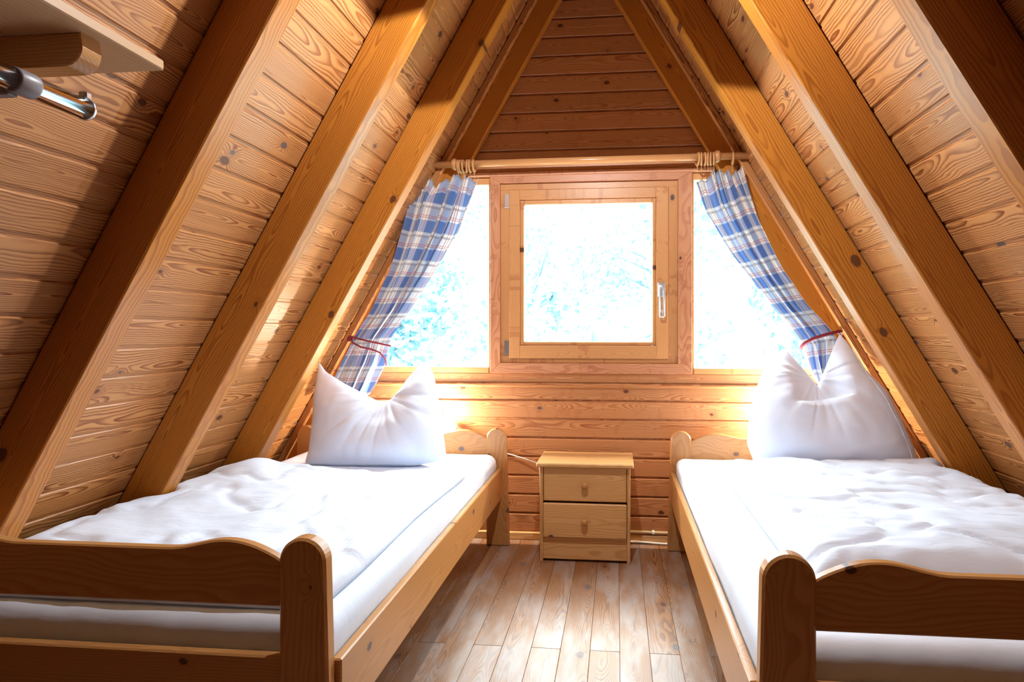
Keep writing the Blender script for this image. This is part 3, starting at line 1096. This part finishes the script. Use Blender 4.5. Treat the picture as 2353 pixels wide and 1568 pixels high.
cd = thing('lamp_cord', 'white lamp cord with an inline switch hanging beside the left pillow', 'cord', (-1.0, 3.43, .70))
mb = MB()
mb.tube([(-1.12, D - .03, .77), (-1.115, D - .02, .775), (-1.10, D - .03, .775), (-1.045, D - .04, .735)], .0035, 8)
mb.tube([(-.965, D - .05, .668), (-.955, D - .04, .655), (-.96, D - .02, .62)], .0035, 8)
mb.tube([(-.97, D - .035, .655), (-1.06, D - .035, .645), (-1.2, D - .035, .63)], .003, 8)
mb.tube([(-.96, D - .02, .62), (-.80, D - .012, .58), (-.66, D - .025, .522), (-.56, D - .03, .497), (-.465, D - .045, .470), (-.46, D - .03, .30)], .0038, 8)
mb.build('cable', M['white'], cd)
mb = MB()
d = Vector((.085, 0, -.072)).normalized()
mb.box((-1.003, D - .045, .702), (.088, .022, .030), (d, Vector((0, 1, 0)), Vector((-d.z, 0, d.x)) * -1), ch=.006)
mb.build('switch', M['white'], cd)

pp = thing('wall_pipe', 'thin pale pipe clipped low on the end wall beside the right bed', 'pipe', (.4, D, .068))
mb = MB(); mb.tube([(.02, D - .012, .068), (.25, D - .012, .067), (1.6, D - .012, .065)], .0085, 10); mb.build('tube', M['cream'], pp)
mb = MB(); mb.tube([(.205, D - .012, .0678), (.220, D - .012, .0676)], .0125, 10); mb.bb(.207, .218, D - .012, D, .056, .066, ch=.001); mb.build('clip', M['white'], pp)
mb = MB(); mb.tube([(.03, D - .030, .012), (.10, D - .027, .015), (.17, D - .026, .012), (.25, D - .028, .008), (.36, D - .03, .007), (.9, D - .03, .007)], .006, 8)
tag(mb.build('floor_cable', M['white']), 'white cable lying along the baseboard right of the nightstand', 'cable')

# ================================================================== SHELF AND CLOTHES RAIL (upper left)
sh = thing('wall_shelf', 'pine shelf on a round-ended bracket at the upper left', 'shelf', (-1.2, .7, 1.83))
SXR, SY, SZ = -.967, 1.150, 1.827
mb = MB()
mb.bb(-1.318, SXR, -.75, SY, SZ, SZ + .0225, ch=.003, grain=1)
mb.build('shelf_board', M['shelf'], sh)
mb = MB()
prof = [(-1.345, SZ - .062), (-1.030, SZ - .062)]
for k in range(9):
    a = -math.pi / 2 + math.pi / 2 * k / 8
    prof.append((-1.030 + .036 * math.cos(a), SZ - .026 + .036 * math.sin(a)))
prof += [(-.998, SZ), (-1.345, SZ)]
mb.prism(prof, .985, 1.028, .002, grain=0)
mb.build('bracket', M['bed'], sh)
cr = thing('clothes_rail', 'chrome clothes rail with a grey sleeve under the shelf', 'clothes rail', (-1.0, .9, 1.685))
TX, TZ = -1.0, 1.688
mb = MB()
mb.tube([(TX, -.75, TZ), (TX, .5, TZ), (TX, .998, TZ)], .0195, 24)
mb.build('tube', M['chrome'], cr)
mb = MB()
mb.tube([(TX, .864, TZ), (TX, .867, TZ), (TX, .897, TZ), (TX, .900, TZ)], [.0205, .0218, .0218, .021], 24)
mb.bb(-1.40, TX - .015, .872, .890, TZ - .022, TZ - .006, ch=.002)
mb.build('sleeve', M['grey'], cr)
mb = MB()
mb.tube([(TX, .996, TZ), (TX, 1.002, TZ)], [.0205, .0205], 24)
mb.bb(TX - .003, TX + .014, .985, 1.000, TZ + .015, TZ + .030, ch=.003)
mb.build('end_cap', M['steel'], cr)

# ================================================================== OUTSIDE
mb = MB()
g = []
for j in range(30):
    for i in range(40):
        X = -20 + i * 40 / 39; Y = 4.2 + j * 40 / 29
        g.append((X, Y, -2.6 + max(0, Y - 6) * .12 + .25 * fbm(X * .3, Y * .3, 0)))
mb.grid(g, 40, 30)
struct(mb.build('ground', M['grass']), 'sunlit meadow below the attic window', 'ground')
def tree(x, y, z0, h, cr, sd, lab):
    random.seed(sd)
    t = thing('tree', lab, 'tree', (x, y, z0), 'trees beyond the window')
    mb = MB()
    top = Vector((x + random.uniform(-.2, .2), y, z0 + h * .75))
    mb.tube([(x, y, z0), (x + .05, y, z0 + h * .3), tuple(top)], [.14, .10, .04], 8)
    for k in range(7):
        a = random.uniform(0, 6.28); zb = z0 + h * random.uniform(.25, .6)
        mb.tube([(x, y, zb), (x + .5 * cr * math.cos(a), y + .5 * cr * math.sin(a), zb + .6), (x + .9 * cr * math.cos(a), y + .9 * cr * math.sin(a), zb + 1.0)], [.05, .03, .012], 6)
    mb.build('trunk', M['bark'], t)
    mb = MB()
    vs_, fs = [], []
    blobs = [(Vector((x, y, z0 + h * .62)) + Vector((random.gauss(0, cr * .55), random.gauss(0, cr * .5), random.gauss(0, h * .2))), random.uniform(.35, .75) * cr * .7) for _ in range(16)]
    for c, rr in blobs:
        for _ in range(170):
            v = Vector((random.gauss(0, 1), random.gauss(0, 1), random.gauss(0, 1))).normalized() * rr * random.random() ** .4
            p = c + v
            a = Vector((random.gauss(0, 1), random.gauss(0, 1), random.gauss(0, 1))).normalized()
            b = a.orthogonal().normalized()
            s = random.uniform(.06, .13)
            k = len(vs_)
            vs_ += [p - a * s, p + b * s * .5, p + a * s, p - b * s * .5]
            fs.append((k, k + 1, k + 2, k + 3))
    mb.add(vs_, fs)
    mb.build('foliage', M['leaf'], t)
TL_ = 'pale leafy tree beyond the glass of the windows'
for k, (x, y, z0, h, c) in enumerate(((-.35, 9.0, -2.3, 5.4, 2.0), (-4.6, 10.0, -2.2, 5.4, 1.6), (3.9, 10.5, -2.1, 5.2, 1.6), (-8.5, 13, -1.8, 6.0, 1.8), (1.5, 15.0, -1.5, 7.2, 2.6), (-2.4, 17, -1.3, 7.6, 2.8), (8.3, 14, -1.7, 6.0, 1.8))):
    tree(x, y, z0, h, c, 40 + k, TL_)
